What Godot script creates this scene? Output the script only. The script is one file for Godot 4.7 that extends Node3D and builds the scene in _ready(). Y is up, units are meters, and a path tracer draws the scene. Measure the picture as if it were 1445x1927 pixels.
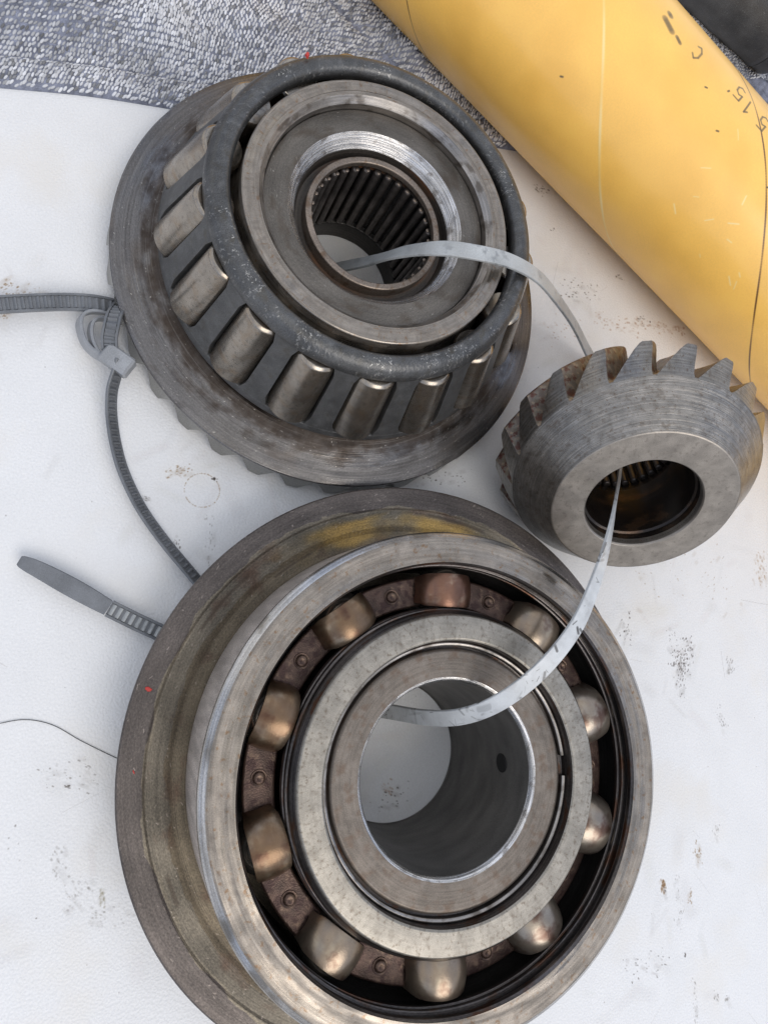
extends Node3D
# A close-up of machine parts threaded on zip ties: a crown gear with its tapered roller bearing, a ball bearing on a hub
# and a bevel gear, on a white table with a towel, a cardboard tube and a black canister.  Lengths below are centimetres.
const S := 0.01
var rng := RandomNumberGenerator.new()
var M := {}

# ------------------------------------------------------------------ mesh building
class MB:
	var p := PackedVector3Array()
	var n := PackedVector3Array()
	var uv := PackedVector2Array()
	var i := PackedInt32Array()
	func v(pos: Vector3, nrm: Vector3, t := Vector2.ZERO) -> int:
		p.append(pos * 0.01); n.append(nrm); uv.append(t)
		return p.size() - 1
	func tri(a: int, b: int, c: int) -> void:
		var g := (p[b] - p[a]).cross(p[c] - p[a])
		if g.dot(n[a] + n[b] + n[c]) > 0.0:
			i.append(a); i.append(c); i.append(b)
		else:
			i.append(a); i.append(b); i.append(c)
	func quad(a: int, b: int, c: int, d: int) -> void:
		tri(a, b, c); tri(a, c, d)
	func flat(pts: Array, out: Vector3, uvs := []) -> void:   # a flat convex face; out tells its outer side
		var g: Vector3 = (pts[1] - pts[0]).cross(pts[2] - pts[0])
		if g.length() < 1e-9 and pts.size() > 3:
			g = (pts[2] - pts[0]).cross(pts[3] - pts[0])
		g = g.normalized()
		if g.dot(out) < 0: g = -g
		var k := []
		for q in pts.size():
			k.append(v(pts[q], g, uvs[q] if uvs.size() else Vector2(pts[q].x, pts[q].z) * 0.1))
		for q in range(1, pts.size() - 1):
			tri(k[0], k[q], k[q + 1])
	func grid(P: Array, closed_u := false, flip := false, uvs = null) -> void:   # rows of points, smooth normals
		var r := P.size()
		var c: int = P[0].size()
		var base := p.size()
		for y in r:
			for x in c:
				var x0 := (x - 1 + c) % c if closed_u else maxi(x - 1, 0)
				var x1 := (x + 1) % c if closed_u else mini(x + 1, c - 1)
				var du: Vector3 = P[y][x1] - P[y][x0]
				var dv: Vector3 = P[mini(y + 1, r - 1)][x] - P[maxi(y - 1, 0)][x]
				var g := du.cross(dv).normalized()
				if flip: g = -g
				v(P[y][x], g, uvs[y][x] if uvs != null else Vector2(float(x) / c, float(y) / r))
		for y in r - 1:
			for x in (c if closed_u else c - 1):
				var x1 := (x + 1) % c
				quad(base + y * c + x, base + y * c + x1, base + (y + 1) * c + x1, base + (y + 1) * c + x)
	func mesh() -> ArrayMesh:
		var a := []
		a.resize(Mesh.ARRAY_MAX)
		a[Mesh.ARRAY_VERTEX] = p; a[Mesh.ARRAY_NORMAL] = n; a[Mesh.ARRAY_TEX_UV] = uv; a[Mesh.ARRAY_INDEX] = i
		var m := ArrayMesh.new()
		m.add_surface_from_arrays(Mesh.PRIMITIVE_TRIANGLES, a)
		return m

func rounded(prof: Array) -> PackedVector2Array:
	var out := PackedVector2Array()
	for k in prof.size():
		var q := Vector2(prof[k][0], prof[k][1])
		var rad: float = prof[k][2] if prof[k].size() > 2 else 0.03
		if k == 0 or k == prof.size() - 1 or rad <= 0.0:
			out.append(q)
			continue
		var a := Vector2(prof[k - 1][0], prof[k - 1][1]) - q
		var b := Vector2(prof[k + 1][0], prof[k + 1][1]) - q
		var d := minf(rad, minf(a.length(), b.length()) * 0.45)
		a = q + a.normalized() * d
		b = q + b.normalized() * d
		for s in 5:
			var t := s / 4.0
			out.append(a * (1 - t) * (1 - t) + q * 2 * t * (1 - t) + b * t * t)
	return out

# revolves a profile of [radius, height, corner rounding]; walk it with the material on the left (up the outside, inwards, down the bore)
func lathe(mb: MB, prof: Array, seg := 128, urep := 1.0, vlen := 8.0, a0 := 0.0, a1 := TAU) -> MB:
	var q := rounded(prof)
	var nrm := []
	for k in q.size() - 1:
		var d := (q[k + 1] - q[k]).normalized()
		nrm.append(Vector2(d.y, -d.x))
	var rows := []
	var arc := 0.0
	for k in q.size():
		if k > 0: arc += q[k].distance_to(q[k - 1])
		var before: Vector2 = nrm[maxi(k - 1, 0)]
		var after: Vector2 = nrm[mini(k, nrm.size() - 1)]
		if before.dot(after) > 0.82:
			rows.append([q[k], (before + after).normalized(), arc, true])
		else:
			rows.append([q[k], before, arc, true])
			rows.append([q[k], after, arc, false])
	var base := mb.p.size()
	for row in rows:
		for s in seg + 1:
			var th := lerpf(a0, a1, float(s) / seg)
			var c := cos(th); var sn := sin(th)
			mb.v(Vector3(row[0].x * c, row[0].y, row[0].x * sn), Vector3(row[1].x * c, row[1].y, row[1].x * sn), Vector2(th / TAU * urep, row[2] / vlen))
	for k in rows.size() - 1:
		if not rows[k + 1][3]: continue
		for s in seg:
			var a := base + k * (seg + 1) + s
			mb.quad(a, a + 1, a + seg + 2, a + seg + 1)
	return mb

func turned(prof: Array, seg := 128, urep := 1.0, vlen := 8.0, a0 := 0.0, a1 := TAU) -> ArrayMesh:
	return lathe(MB.new(), prof, seg, urep, vlen, a0, a1).mesh()

func spline(pts: Array, step: float) -> Array:
	var dense := []
	for k in pts.size() - 1:
		var a: Vector3 = pts[maxi(k - 1, 0)]; var b: Vector3 = pts[k]; var c: Vector3 = pts[k + 1]; var d: Vector3 = pts[mini(k + 2, pts.size() - 1)]
		for s in 24:
			dense.append(b.cubic_interpolate(c, a, d, s / 24.0))
	dense.append(pts[-1])
	var out := [dense[0]]
	var left := step
	for k in range(1, dense.size()):
		var a: Vector3 = dense[k - 1]
		var b: Vector3 = dense[k]
		while a.distance_to(b) >= left:
			a = a + (b - a).normalized() * left
			out.append(a)
			left = step
		left -= a.distance_to(b)
	return out

# ------------------------------------------------------------------ scene tree
var taken := {}
func numbered(called: String) -> String:
	if not taken.has(called):
		taken[called] = 0
		return called
	taken[called] += 1
	return "%s_%03d" % [called, taken[called]]

func tag(o: Node, label: String, category: String, group := "") -> Node:
	o.set_meta("label", label); o.set_meta("category", category)
	if group: o.set_meta("group", group)
	return o

func thing(called: String, label: String, category: String, at := Vector3.ZERO, basis := Basis(), group := "") -> Node3D:
	var o := Node3D.new()
	o.name = numbered(called)
	add_child(o)
	o.transform = Transform3D(basis, at * S)
	tag(o, label, category, group)
	return o

func part(called: String, m, mat: Material, parent: Node = self, label := "") -> MeshInstance3D:
	var o := MeshInstance3D.new()
	o.name = called if parent != self else numbered(called)
	o.mesh = m.mesh() if m is MB else m
	o.material_override = mat
	parent.add_child(o, true)
	if label: o.set_meta("label", label)
	return o

# ------------------------------------------------------------------ textures
func noise_bytes(w: int, h: int, seed_: int, freq: float, oct := 4, type := FastNoiseLite.TYPE_SIMPLEX_SMOOTH) -> PackedByteArray:
	var f := FastNoiseLite.new()
	f.seed = seed_; f.frequency = freq; f.fractal_octaves = oct; f.noise_type = type
	return f.get_seamless_image(w, h).get_data()

func streak_bytes(w: int, h: int, seed_: int, freq: float, stretch: int, oct := 4) -> PackedByteArray:
	var f := FastNoiseLite.new()
	f.seed = seed_; f.frequency = freq; f.fractal_octaves = oct; f.noise_type = FastNoiseLite.TYPE_SIMPLEX_SMOOTH
	var im := f.get_seamless_image(maxi(8, w / stretch), h)
	im.resize(w, h, Image.INTERPOLATE_CUBIC)
	return im.get_data()

# base colour (sRGB), k: streak, mottle, grain strengths; stains: [colour, threshold, softness, frequency, strength]
func metal_image(w: int, h: int, sd: int, base: Color, k: Vector3, stains: Array, stretch := 32) -> Image:
	var st := streak_bytes(w, h, sd, 0.11, stretch)
	var mo := noise_bytes(w, h, sd + 1, 0.009, 5)
	var gr := noise_bytes(w, h, sd + 2, 0.23, 2)
	var sn := []
	for s in stains.size(): sn.append(noise_bytes(w, h, sd + 10 + s, stains[s][3], 5))
	var out := PackedByteArray()
	out.resize(w * h * 3)
	var br := base.r * 255.0; var bg := base.g * 255.0; var bb := base.b * 255.0
	var o := 0
	for j in w * h:
		var hs := (j * 1103515245 + 12345) >> 13
		hs = ((hs ^ (hs >> 7)) * 40503) & 255
		var f := 1.0 + (k.x * (st[j] - 128) + k.y * (mo[j] - 128) + k.z * (gr[j] - 128) + k.z * 0.7 * (hs - 128)) / 128.0
		var r := br * f; var g := bg * f; var b := bb * f
		for s in sn.size():
			var q: Array = stains[s]
			var t: float = (sn[s][j] / 255.0 - q[1]) / q[2]
			if t > 0.0:
				t = minf(t, 1.0) * q[4]
				var c: Color = q[0]
				r += (c.r * 255.0 - r) * t; g += (c.g * 255.0 - g) * t; b += (c.b * 255.0 - b) * t
		out[o] = clampi(int(r), 0, 255); out[o + 1] = clampi(int(g), 0, 255); out[o + 2] = clampi(int(b), 0, 255)
		o += 3
	return Image.create_from_data(w, h, false, Image.FORMAT_RGB8, out)

func dab(im: Image, x: float, y: float, r: float, c: Color, a: float, wrap := true) -> void:
	var w := im.get_width(); var h := im.get_height()
	for yy in range(int(floor(y - r)), int(ceil(y + r)) + 1):
		for xx in range(int(floor(x - r)), int(ceil(x + r)) + 1):
			var d := Vector2(xx - x, yy - y).length() / maxf(r, 0.5)
			if d >= 1.0 and r > 0.7: continue
			if not wrap and (xx < 0 or yy < 0 or xx >= w or yy >= h): continue
			var px := posmod(xx, w); var py := posmod(yy, h)
			var t := a * clampf(1.3 * (1.0 - d * d), 0.0, 1.0)
			im.set_pixel(px, py, im.get_pixel(px, py).lerp(c, t))

func stroke(im: Image, a: Vector2, b: Vector2, r: float, c: Color, al: float) -> void:
	var steps := maxi(1, int(a.distance_to(b) / maxf(0.6, r * 0.6)))
	for s in steps + 1:
		var q := a.lerp(b, float(s) / steps)
		dab(im, q.x, q.y, r, c, al)

func specks(im: Image, count: int, c: Color, al: float, r0 := 0.6, r1 := 1.4, long := 0.0) -> void:
	for s in count:
		var a := Vector2(rng.randf() * im.get_width(), rng.randf() * im.get_height())
		if long > 0.0:
			var th := rng.randf_range(-1.2, -0.3) if rng.randf() < 0.7 else rng.randf() * TAU
			stroke(im, a, a + Vector2.from_angle(th) * rng.randf() * long, rng.randf_range(r0, r1), c, al * rng.randf_range(0.4, 1.0))
		else:
			dab(im, a.x, a.y, rng.randf_range(r0, r1), c, al * rng.randf_range(0.4, 1.0))

func tex(im: Image) -> ImageTexture:
	return ImageTexture.create_from_image(im)

func grey(w: int, h: int, bytes: PackedByteArray) -> ImageTexture:
	return tex(Image.create_from_data(w, h, false, Image.FORMAT_L8, bytes))

func mat(albedo: Texture2D, rough: float, metal: float, height: Texture2D = null, hs := 0.0, tri := 0.0, tint := Color.WHITE, rough_tex: Texture2D = null) -> StandardMaterial3D:
	var m := StandardMaterial3D.new()
	m.albedo_texture = albedo
	m.albedo_color = tint
	m.roughness = rough; m.metallic = metal
	if rough_tex: m.roughness_texture = rough_tex
	if height:
		m.heightmap_enabled = true; m.heightmap_texture = height; m.heightmap_scale = hs
	if tri > 0.0:
		m.uv1_triplanar = true
		m.uv1_scale = Vector3.ONE * (100.0 / tri)   # one repeat each «tri» centimetres
	return m

func make_materials() -> void:
	var hl := grey(512, 1024, streak_bytes(512, 1024, 5, 0.16, 64, 3))       # turned lines
	var hf := grey(512, 512, noise_bytes(512, 512, 6, 0.06, 3))              # cast skin
	var hr := grey(512, 512, noise_bytes(512, 512, 9, 0.17, 3))             # pebbled skin
	var hg := grey(512, 512, noise_bytes(512, 512, 7, 0.09, 4))              # fine pits
	var rough_var := grey(512, 512, noise_bytes(512, 512, 8, 0.012, 5))
	var rust := Color(0.34, 0.20, 0.11)
	# flange of the crown gear: dark, brownish, turned
	var im := metal_image(1024, 512, 20, Color(0.43, 0.42, 0.415), Vector3(0.14, 0.06, 0.12), [[Color(0.35, 0.30, 0.26), 0.60, 0.3, 0.006, 0.4], [Color(0.31, 0.295, 0.29), 0.58, 0.25, 0.02, 0.4]], 64)
	var band_noise := noise_bytes(1024, 512, 26, 0.02, 4)
	for y in range(150, 512):  # inner flange turns browner and darker towards the cage foot
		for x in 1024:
			var t := smoothstep(315.0, 385.0, y + (band_noise[y * 1024 + x] - 128) * 0.4) * (0.45 + 0.3 * band_noise[y * 1024 + (x * 3) % 1024] / 255.0)
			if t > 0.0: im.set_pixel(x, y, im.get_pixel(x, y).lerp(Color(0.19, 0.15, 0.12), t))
	for k in 260:
		var q := Vector2(rng.randf() * 1024, rng.randf_range(120, 400))
		stroke(im, q, q + Vector2(rng.randf_range(20, 140), rng.randf_range(-1, 1)), 0.5, Color(0.66, 0.65, 0.63) if rng.randf() < 0.6 else Color(0.2, 0.19, 0.18), rng.randf_range(0.1, 0.45))
	specks(im, 700, Color(0.85, 0.83, 0.79), 0.9, 0.5, 0.8, 4.0)
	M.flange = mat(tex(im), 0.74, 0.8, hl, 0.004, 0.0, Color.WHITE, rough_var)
	# grey ground face
	im = metal_image(1024, 256, 40, Color(0.405, 0.385, 0.36), Vector3(0.06, 0.14, 0.12), [[Color(0.30, 0.26, 0.22), 0.58, 0.3, 0.012, 0.6]])
	specks(im, 160, Color(0.8, 0.78, 0.74), 0.7, 0.5, 0.9, 4.0)
	M.hub = mat(tex(im), 0.46, 0.7, hg, 0.002)
	# bright freshly turned chamfers
	im = metal_image(1024, 256, 60, Color(0.82, 0.81, 0.80), Vector3(0.28, 0.12, 0.08), [[Color(0.42, 0.39, 0.36), 0.60, 0.2, 0.012, 0.55]])
	M.bright = mat(tex(im), 0.25, 0.96, hl, 0.009)
	M.edge = mat(tex(metal_image(1024, 256, 62, Color(0.58, 0.56, 0.54), Vector3(0.16, 0.14, 0.08), [[Color(0.33, 0.3, 0.27), 0.58, 0.2, 0.012, 0.6]])), 0.30, 0.92, hl, 0.003)
	M.polish = mat(tex(metal_image(1024, 128, 64, Color(0.70, 0.69, 0.68), Vector3(0.2, 0.14, 0.08), [[Color(0.42, 0.39, 0.35), 0.56, 0.25, 0.012, 0.6]])), 0.24, 0.95, hl, 0.002)
	# beige bearing races
	im = metal_image(2048, 256, 80, Color(0.55, 0.52, 0.485), Vector3(0.10, 0.12, 0.10), [[Color(0.45, 0.31, 0.19), 0.66, 0.2, 0.035, 0.5], [Color(0.45, 0.42, 0.39), 0.56, 0.3, 0.02, 0.5]])
	specks(im, 200, Color(0.30, 0.24, 0.2), 0.7, 0.6, 1.8)
	specks(im, 60, Color(0.9, 0.88, 0.85), 0.7, 0.5, 1.0)
	for k in 90:
		var q := Vector2(rng.randf() * 2048, rng.randf() * 256)
		stroke(im, q, q + Vector2(rng.randf_range(-60, 60), rng.randf_range(-2, 2)), 0.6, Color(0.75, 0.72, 0.68), rng.randf_range(0.15, 0.5))
	M.race = mat(tex(im), 0.84, 0.78, hl, 0.0015, 0.0, Color.WHITE, rough_var)
	M.race_grey = mat(tex(metal_image(2048, 256, 90, Color(0.58, 0.56, 0.525), Vector3(0.05, 0.10, 0.10), [[Color(0.47, 0.445, 0.41), 0.52, 0.35, 0.025, 0.6], [Color(0.36, 0.31, 0.26), 0.68, 0.2, 0.05, 0.5]])), 0.42, 0.8, hl, 0.0025)
	M.sleeve = mat(tex(metal_image(1024, 256, 95, Color(0.435, 0.405, 0.375), Vector3(0.10, 0.10, 0.1), [[Color(0.38, 0.31, 0.26), 0.56, 0.3, 0.02, 0.5], [Color(0.52, 0.49, 0.46), 0.60, 0.25, 0.03, 0.4]])), 0.44, 0.75, hl, 0.003)
	M.dark = mat(tex(metal_image(512, 256, 100, Color(0.25, 0.24, 0.23), Vector3(0.12, 0.25, 0.15), [])), 0.45, 0.6, hl, 0.003)
	M.bore = mat(tex(metal_image(1024, 512, 101, Color(0.42, 0.41, 0.395), Vector3(0.0, 0.12, 0.12), [])), 0.5, 0.6, hg, 0.003)
	M.groove = mat(tex(metal_image(512, 256, 102, Color(0.36, 0.34, 0.33), Vector3(0.25, 0.25, 0.15), [[Color(0.35, 0.2, 0.12), 0.62, 0.2, 0.02, 0.6]])), 0.30, 0.85, hl, 0.004)
	M.oily = mat(tex(metal_image(512, 256, 103, Color(0.17, 0.15, 0.14), Vector3(0.15, 0.25, 0.15), [[Color(0.36, 0.27, 0.2), 0.58, 0.2, 0.01, 0.7]])), 0.25, 0.6, hl, 0.003)
	M.rustwall = mat(tex(metal_image(512, 256, 104, Color(0.29, 0.27, 0.25), Vector3(0.2, 0.25, 0.15), [[Color(0.42, 0.27, 0.17), 0.58, 0.25, 0.006, 0.8]])), 0.55, 0.4, hg, 0.006)
	# cast or phosphated cage of the roller bearing, scraped
	im = metal_image(1024, 1024, 110, Color(0.335, 0.335, 0.335), Vector3(0.0, 0.22, 0.26), [[Color(0.46, 0.46, 0.46), 0.6, 0.25, 0.02, 0.5], [Color(0.3, 0.27, 0.22), 0.66, 0.2, 0.015, 0.4]])
	M.cage = mat(tex(im), 0.48, 0.55, hr, 0.012, 12.0)
	var chips := im.duplicate()
	var cn := noise_bytes(1024, 1024, 113, 0.006, 3)
	for k in 9000:
		var x := rng.randi() % 1024; var y := rng.randi() % 1024
		if cn[y * 1024 + x] > 152:
			var q := Vector2(x, y)
			stroke(chips, q, q + Vector2(rng.randf_range(-6, 6), rng.randf_range(-5, 5)), rng.randf_range(0.8, 1.9), Color(0.74, 0.73, 0.71), rng.randf_range(0.3, 0.9))
	M.cage_rim = mat(tex(chips), 0.40, 0.68, hr, 0.02, 16.0)
	# rollers: straw-stained polished steel
	M.roller = mat(tex(metal_image(512, 512, 120, Color(0.61, 0.58, 0.54), Vector3(0.0, 0.10, 0.10), [[Color(0.52, 0.43, 0.34), 0.56, 0.3, 0.010, 0.5], [Color(0.42, 0.40, 0.38), 0.62, 0.2, 0.04, 0.6]])), 0.27, 0.92, hg, 0.0015, 6.0)
	M.needle = mat(tex(metal_image(256, 256, 125, Color(0.40, 0.375, 0.36), Vector3(0.0, 0.25, 0.2), [])), 0.38, 0.8, hg, 0.003, 3.0)
	M.lip = mat(tex(metal_image(1024, 128, 127, Color(0.50, 0.455, 0.415), Vector3(0.08, 0.12, 0.14), [[Color(0.38, 0.30, 0.23), 0.6, 0.2, 0.03, 0.6]])), 0.38, 0.8, hl, 0.003)
	# bevel gear: grey turned back, stained teeth
	im = metal_image(2048, 512, 130, Color(0.54, 0.525, 0.505), Vector3(0.16, 0.12, 0.10), [[Color(0.40, 0.37, 0.34), 0.60, 0.25, 0.012, 0.6], [Color(0.36, 0.29, 0.23), 0.70, 0.12, 0.05, 0.5]], 64)
	specks(im, 120, Color(0.28, 0.25, 0.23), 0.7, 1.0, 4.0)
	specks(im, 120, Color(0.85, 0.84, 0.82), 0.7, 0.5, 0.9, 5.0)
	M.gear = mat(tex(im), 0.29, 0.9, hl, 0.012)
	M.gear_face = mat(tex(metal_image(512, 512, 135, Color(0.575, 0.55, 0.52), Vector3(0.0, 0.12, 0.10), [[Color(0.44, 0.41, 0.385), 0.60, 0.25, 0.03, 0.5]])), 0.40, 0.8, hg, 0.003, 6.0)
	M.tooth = mat(tex(metal_image(512, 512, 140, Color(0.47, 0.455, 0.43), Vector3(0.0, 0.18, 0.14), [[Color(0.66, 0.6, 0.52), 0.60, 0.10, 0.016, 0.75], [Color(0.32, 0.15, 0.13), 0.56, 0.10, 0.014, 0.9], [Color(0.42, 0.33, 0.22), 0.56, 0.3, 0.008, 0.5]])), 0.42, 0.65, hg, 0.008, 5.0)
	M.tooth_end = mat(tex(metal_image(512, 512, 145, Color(0.53, 0.52, 0.50), Vector3(0.05, 0.18, 0.12), [[Color(0.34, 0.31, 0.28), 0.62, 0.2, 0.02, 0.6]])), 0.36, 0.85, hg, 0.003, 5.0)
	M.crown_tooth = mat(tex(metal_image(256, 256, 148, Color(0.55, 0.545, 0.53), Vector3(0.05, 0.16, 0.12), [])), 0.36, 0.8, hg, 0.004, 5.0)
	# ball cage and balls
	M.ribbon = mat(tex(metal_image(512, 512, 150, Color(0.315, 0.25, 0.22), Vector3(0.0, 0.24, 0.24), [[Color(0.22, 0.15, 0.14), 0.52, 0.2, 0.014, 0.75], [Color(0.50, 0.42, 0.35), 0.62, 0.2, 0.012, 0.6]])), 0.40, 0.6, hg, 0.012, 5.0)
	M.pockets = []
	for k in 4:
		var base: Color = [Color(0.54, 0.485, 0.425), Color(0.455, 0.37, 0.29), Color(0.60, 0.56, 0.51), Color(0.48, 0.36, 0.30)][k]
		im = metal_image(512, 512, 151 + k * 20, base, Vector3(0.0, 0.12, 0.05), [[Color(0.29, 0.19, 0.155), 0.52, 0.3, 0.008, 0.75], [Color(0.70, 0.65, 0.57), 0.60, 0.22, 0.008, 0.6]])
		specks(im, 25, Color(0.25, 0.19, 0.16), 0.5, 0.8, 2.2)
		M.pockets.append(mat(tex(im), 0.29, 0.82, hg, 0.003, 6.5))
	M.ball = mat(tex(metal_image(256, 256, 155, Color(0.72, 0.70, 0.66), Vector3(0.0, 0.12, 0.08), [])), 0.2, 0.95, null, 0.0, 4.0)
	M.ring_side = mat(tex(metal_image(1024, 128, 160, Color(0.66, 0.625, 0.595), Vector3(0.0, 0.16, 0.42), [])), 0.5, 0.35, hr, 0.02, 6.0)
	# flange disc of the ball bearing hub: bands by radius (v runs inwards from the rim)
	var w := 2048; var h := 256
	im = metal_image(w, h, 170, Color(0.53, 0.53, 0.53), Vector3(0.10, 0.20, 0.16), [])
	var d := im.get_data()
	var wob := noise_bytes(w, h, 177, 0.01, 4)
	var blot := noise_bytes(w, h, 178, 0.012, 5)
	for y in h:
		for x in w:
			var j := y * w + x
			var rr := 14.8 - 6.0 * y / h + (wob[j] - 128) / 420.0
			var c: Color
			if rr > 13.62: c = Color(0.335, 0.31, 0.295)
			elif rr > 13.45: c = Color(0.44, 0.41, 0.36)
			elif rr > 12.55: c = Color(0.40, 0.375, 0.335)
			else: c = Color(0.385, 0.35, 0.295)
			if blot[j] > 150 and rr < 13.6: c = c.lerp(Color(0.31, 0.24, 0.20), (blot[j] - 150) / 110.0)
			var az := 360.0 * x / w
			var yel := smoothstep(232.0, 250.0, az + (blot[j] - 128) * 0.05) * (1.0 - smoothstep(285.0, 300.0, az)) * smoothstep(11.5, 12.2, rr) * (1.0 - smoothstep(13.1, 13.45, rr))
			if yel > 0.0: c = c.lerp(Color(0.60, 0.49, 0.28), yel * clampf(0.55 + (wob[j] - 118) / 160.0, 0.0, 0.9))
			for q in 3:
				d[j * 3 + q] = clampi(int(d[j * 3 + q] * c[q] * 2.0), 0, 255)
	im = Image.create_from_data(w, h, false, Image.FORMAT_RGB8, d)
	specks(im, 900, Color(0.75, 0.70, 0.66), 0.7, 0.5, 0.8, 5.0)
	for k in 7:
		var x := rng.randf() * w; var y := rng.randf_range(60, 120)
		stroke(im, Vector2(x, y), Vector2(x + rng.randf_range(20, 90), y + rng.randf_range(-3, 3)), rng.randf_range(2.5, 6.0), Color(0.25, 0.21, 0.18), 0.22)
	M.disc = mat(tex(im), 0.42, 0.65, hl, 0.005)
	# plastics
	M.tie_dark = mat(tex(metal_image(256, 256, 180, Color(0.41, 0.42, 0.435), Vector3(0, 0.16, 0.08), [])), 0.30, 0.0, hg, 0.003, 5.0)
	M.tie_head = mat(tex(metal_image(256, 256, 181, Color(0.55, 0.56, 0.575), Vector3(0, 0.10, 0.08), [])), 0.35, 0.0, hg, 0.003, 5.0)  # head and loops: same plastic, paler, with reflected light put into the colour
	M.tie_grey = mat(tex(metal_image(256, 256, 182, Color(0.64, 0.65, 0.65), Vector3(0, 0.10, 0.06), [[Color(0.42, 0.43, 0.44), 0.66, 0.15, 0.02, 0.6]])), 0.32, 0.0, hg, 0.003, 6.0)
	im = metal_image(512, 512, 184, Color(0.73, 0.74, 0.745), Vector3(0, 0.09, 0.05), [[Color(0.60, 0.60, 0.60), 0.62, 0.2, 0.012, 0.6]])
	for k in 70:
		var q := Vector2(rng.randf() * 512, rng.randf() * 512)
		var big := rng.randf() < 0.22
		stroke(im, q, q + Vector2(rng.randf_range(-26, 26), rng.randf_range(-26, 26)) * (1.6 if big else 0.8), rng.randf_range(4.0, 8.0) if big else rng.randf_range(1.0, 3.0), Color(0.17, 0.16, 0.15), 0.85)
	M.tie_white = mat(tex(im), 0.28, 0.0, hg, 0.003, 6.0)
	im = metal_image(512, 512, 190, Color(0.30, 0.305, 0.31), Vector3(0, 0.25, 0.35), [])
	specks(im, 420, Color(0.62, 0.63, 0.64), 0.75, 0.5, 1.1, 7.0)
	M.canister = mat(tex(im), 0.42, 0.0, hf, 0.008, 9.0)
	M.red = mat(null, 0.55, 0.0, null, 0.0, 0.0, Color(0.72, 0.22, 0.19))
	M.hair = mat(null, 0.4, 0.0, null, 0.0, 0.0, Color(0.12, 0.11, 0.11))
	M.hole = mat(null, 0.7, 0.0, null, 0.0, 0.0, Color(0.06, 0.055, 0.05))
	make_tube_material(hg)
	make_table_material()
	M.cloth = mat(tex(metal_image(512, 512, 200, Color(0.46, 0.475, 0.53), Vector3(0, 0.30, 0.40), [])), 0.95, 0.0, hf, 0.05, 4.0)
	M.stitch = StandardMaterial3D.new()
	M.stitch.vertex_color_use_as_albedo = true
	M.stitch.roughness = 0.95

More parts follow.
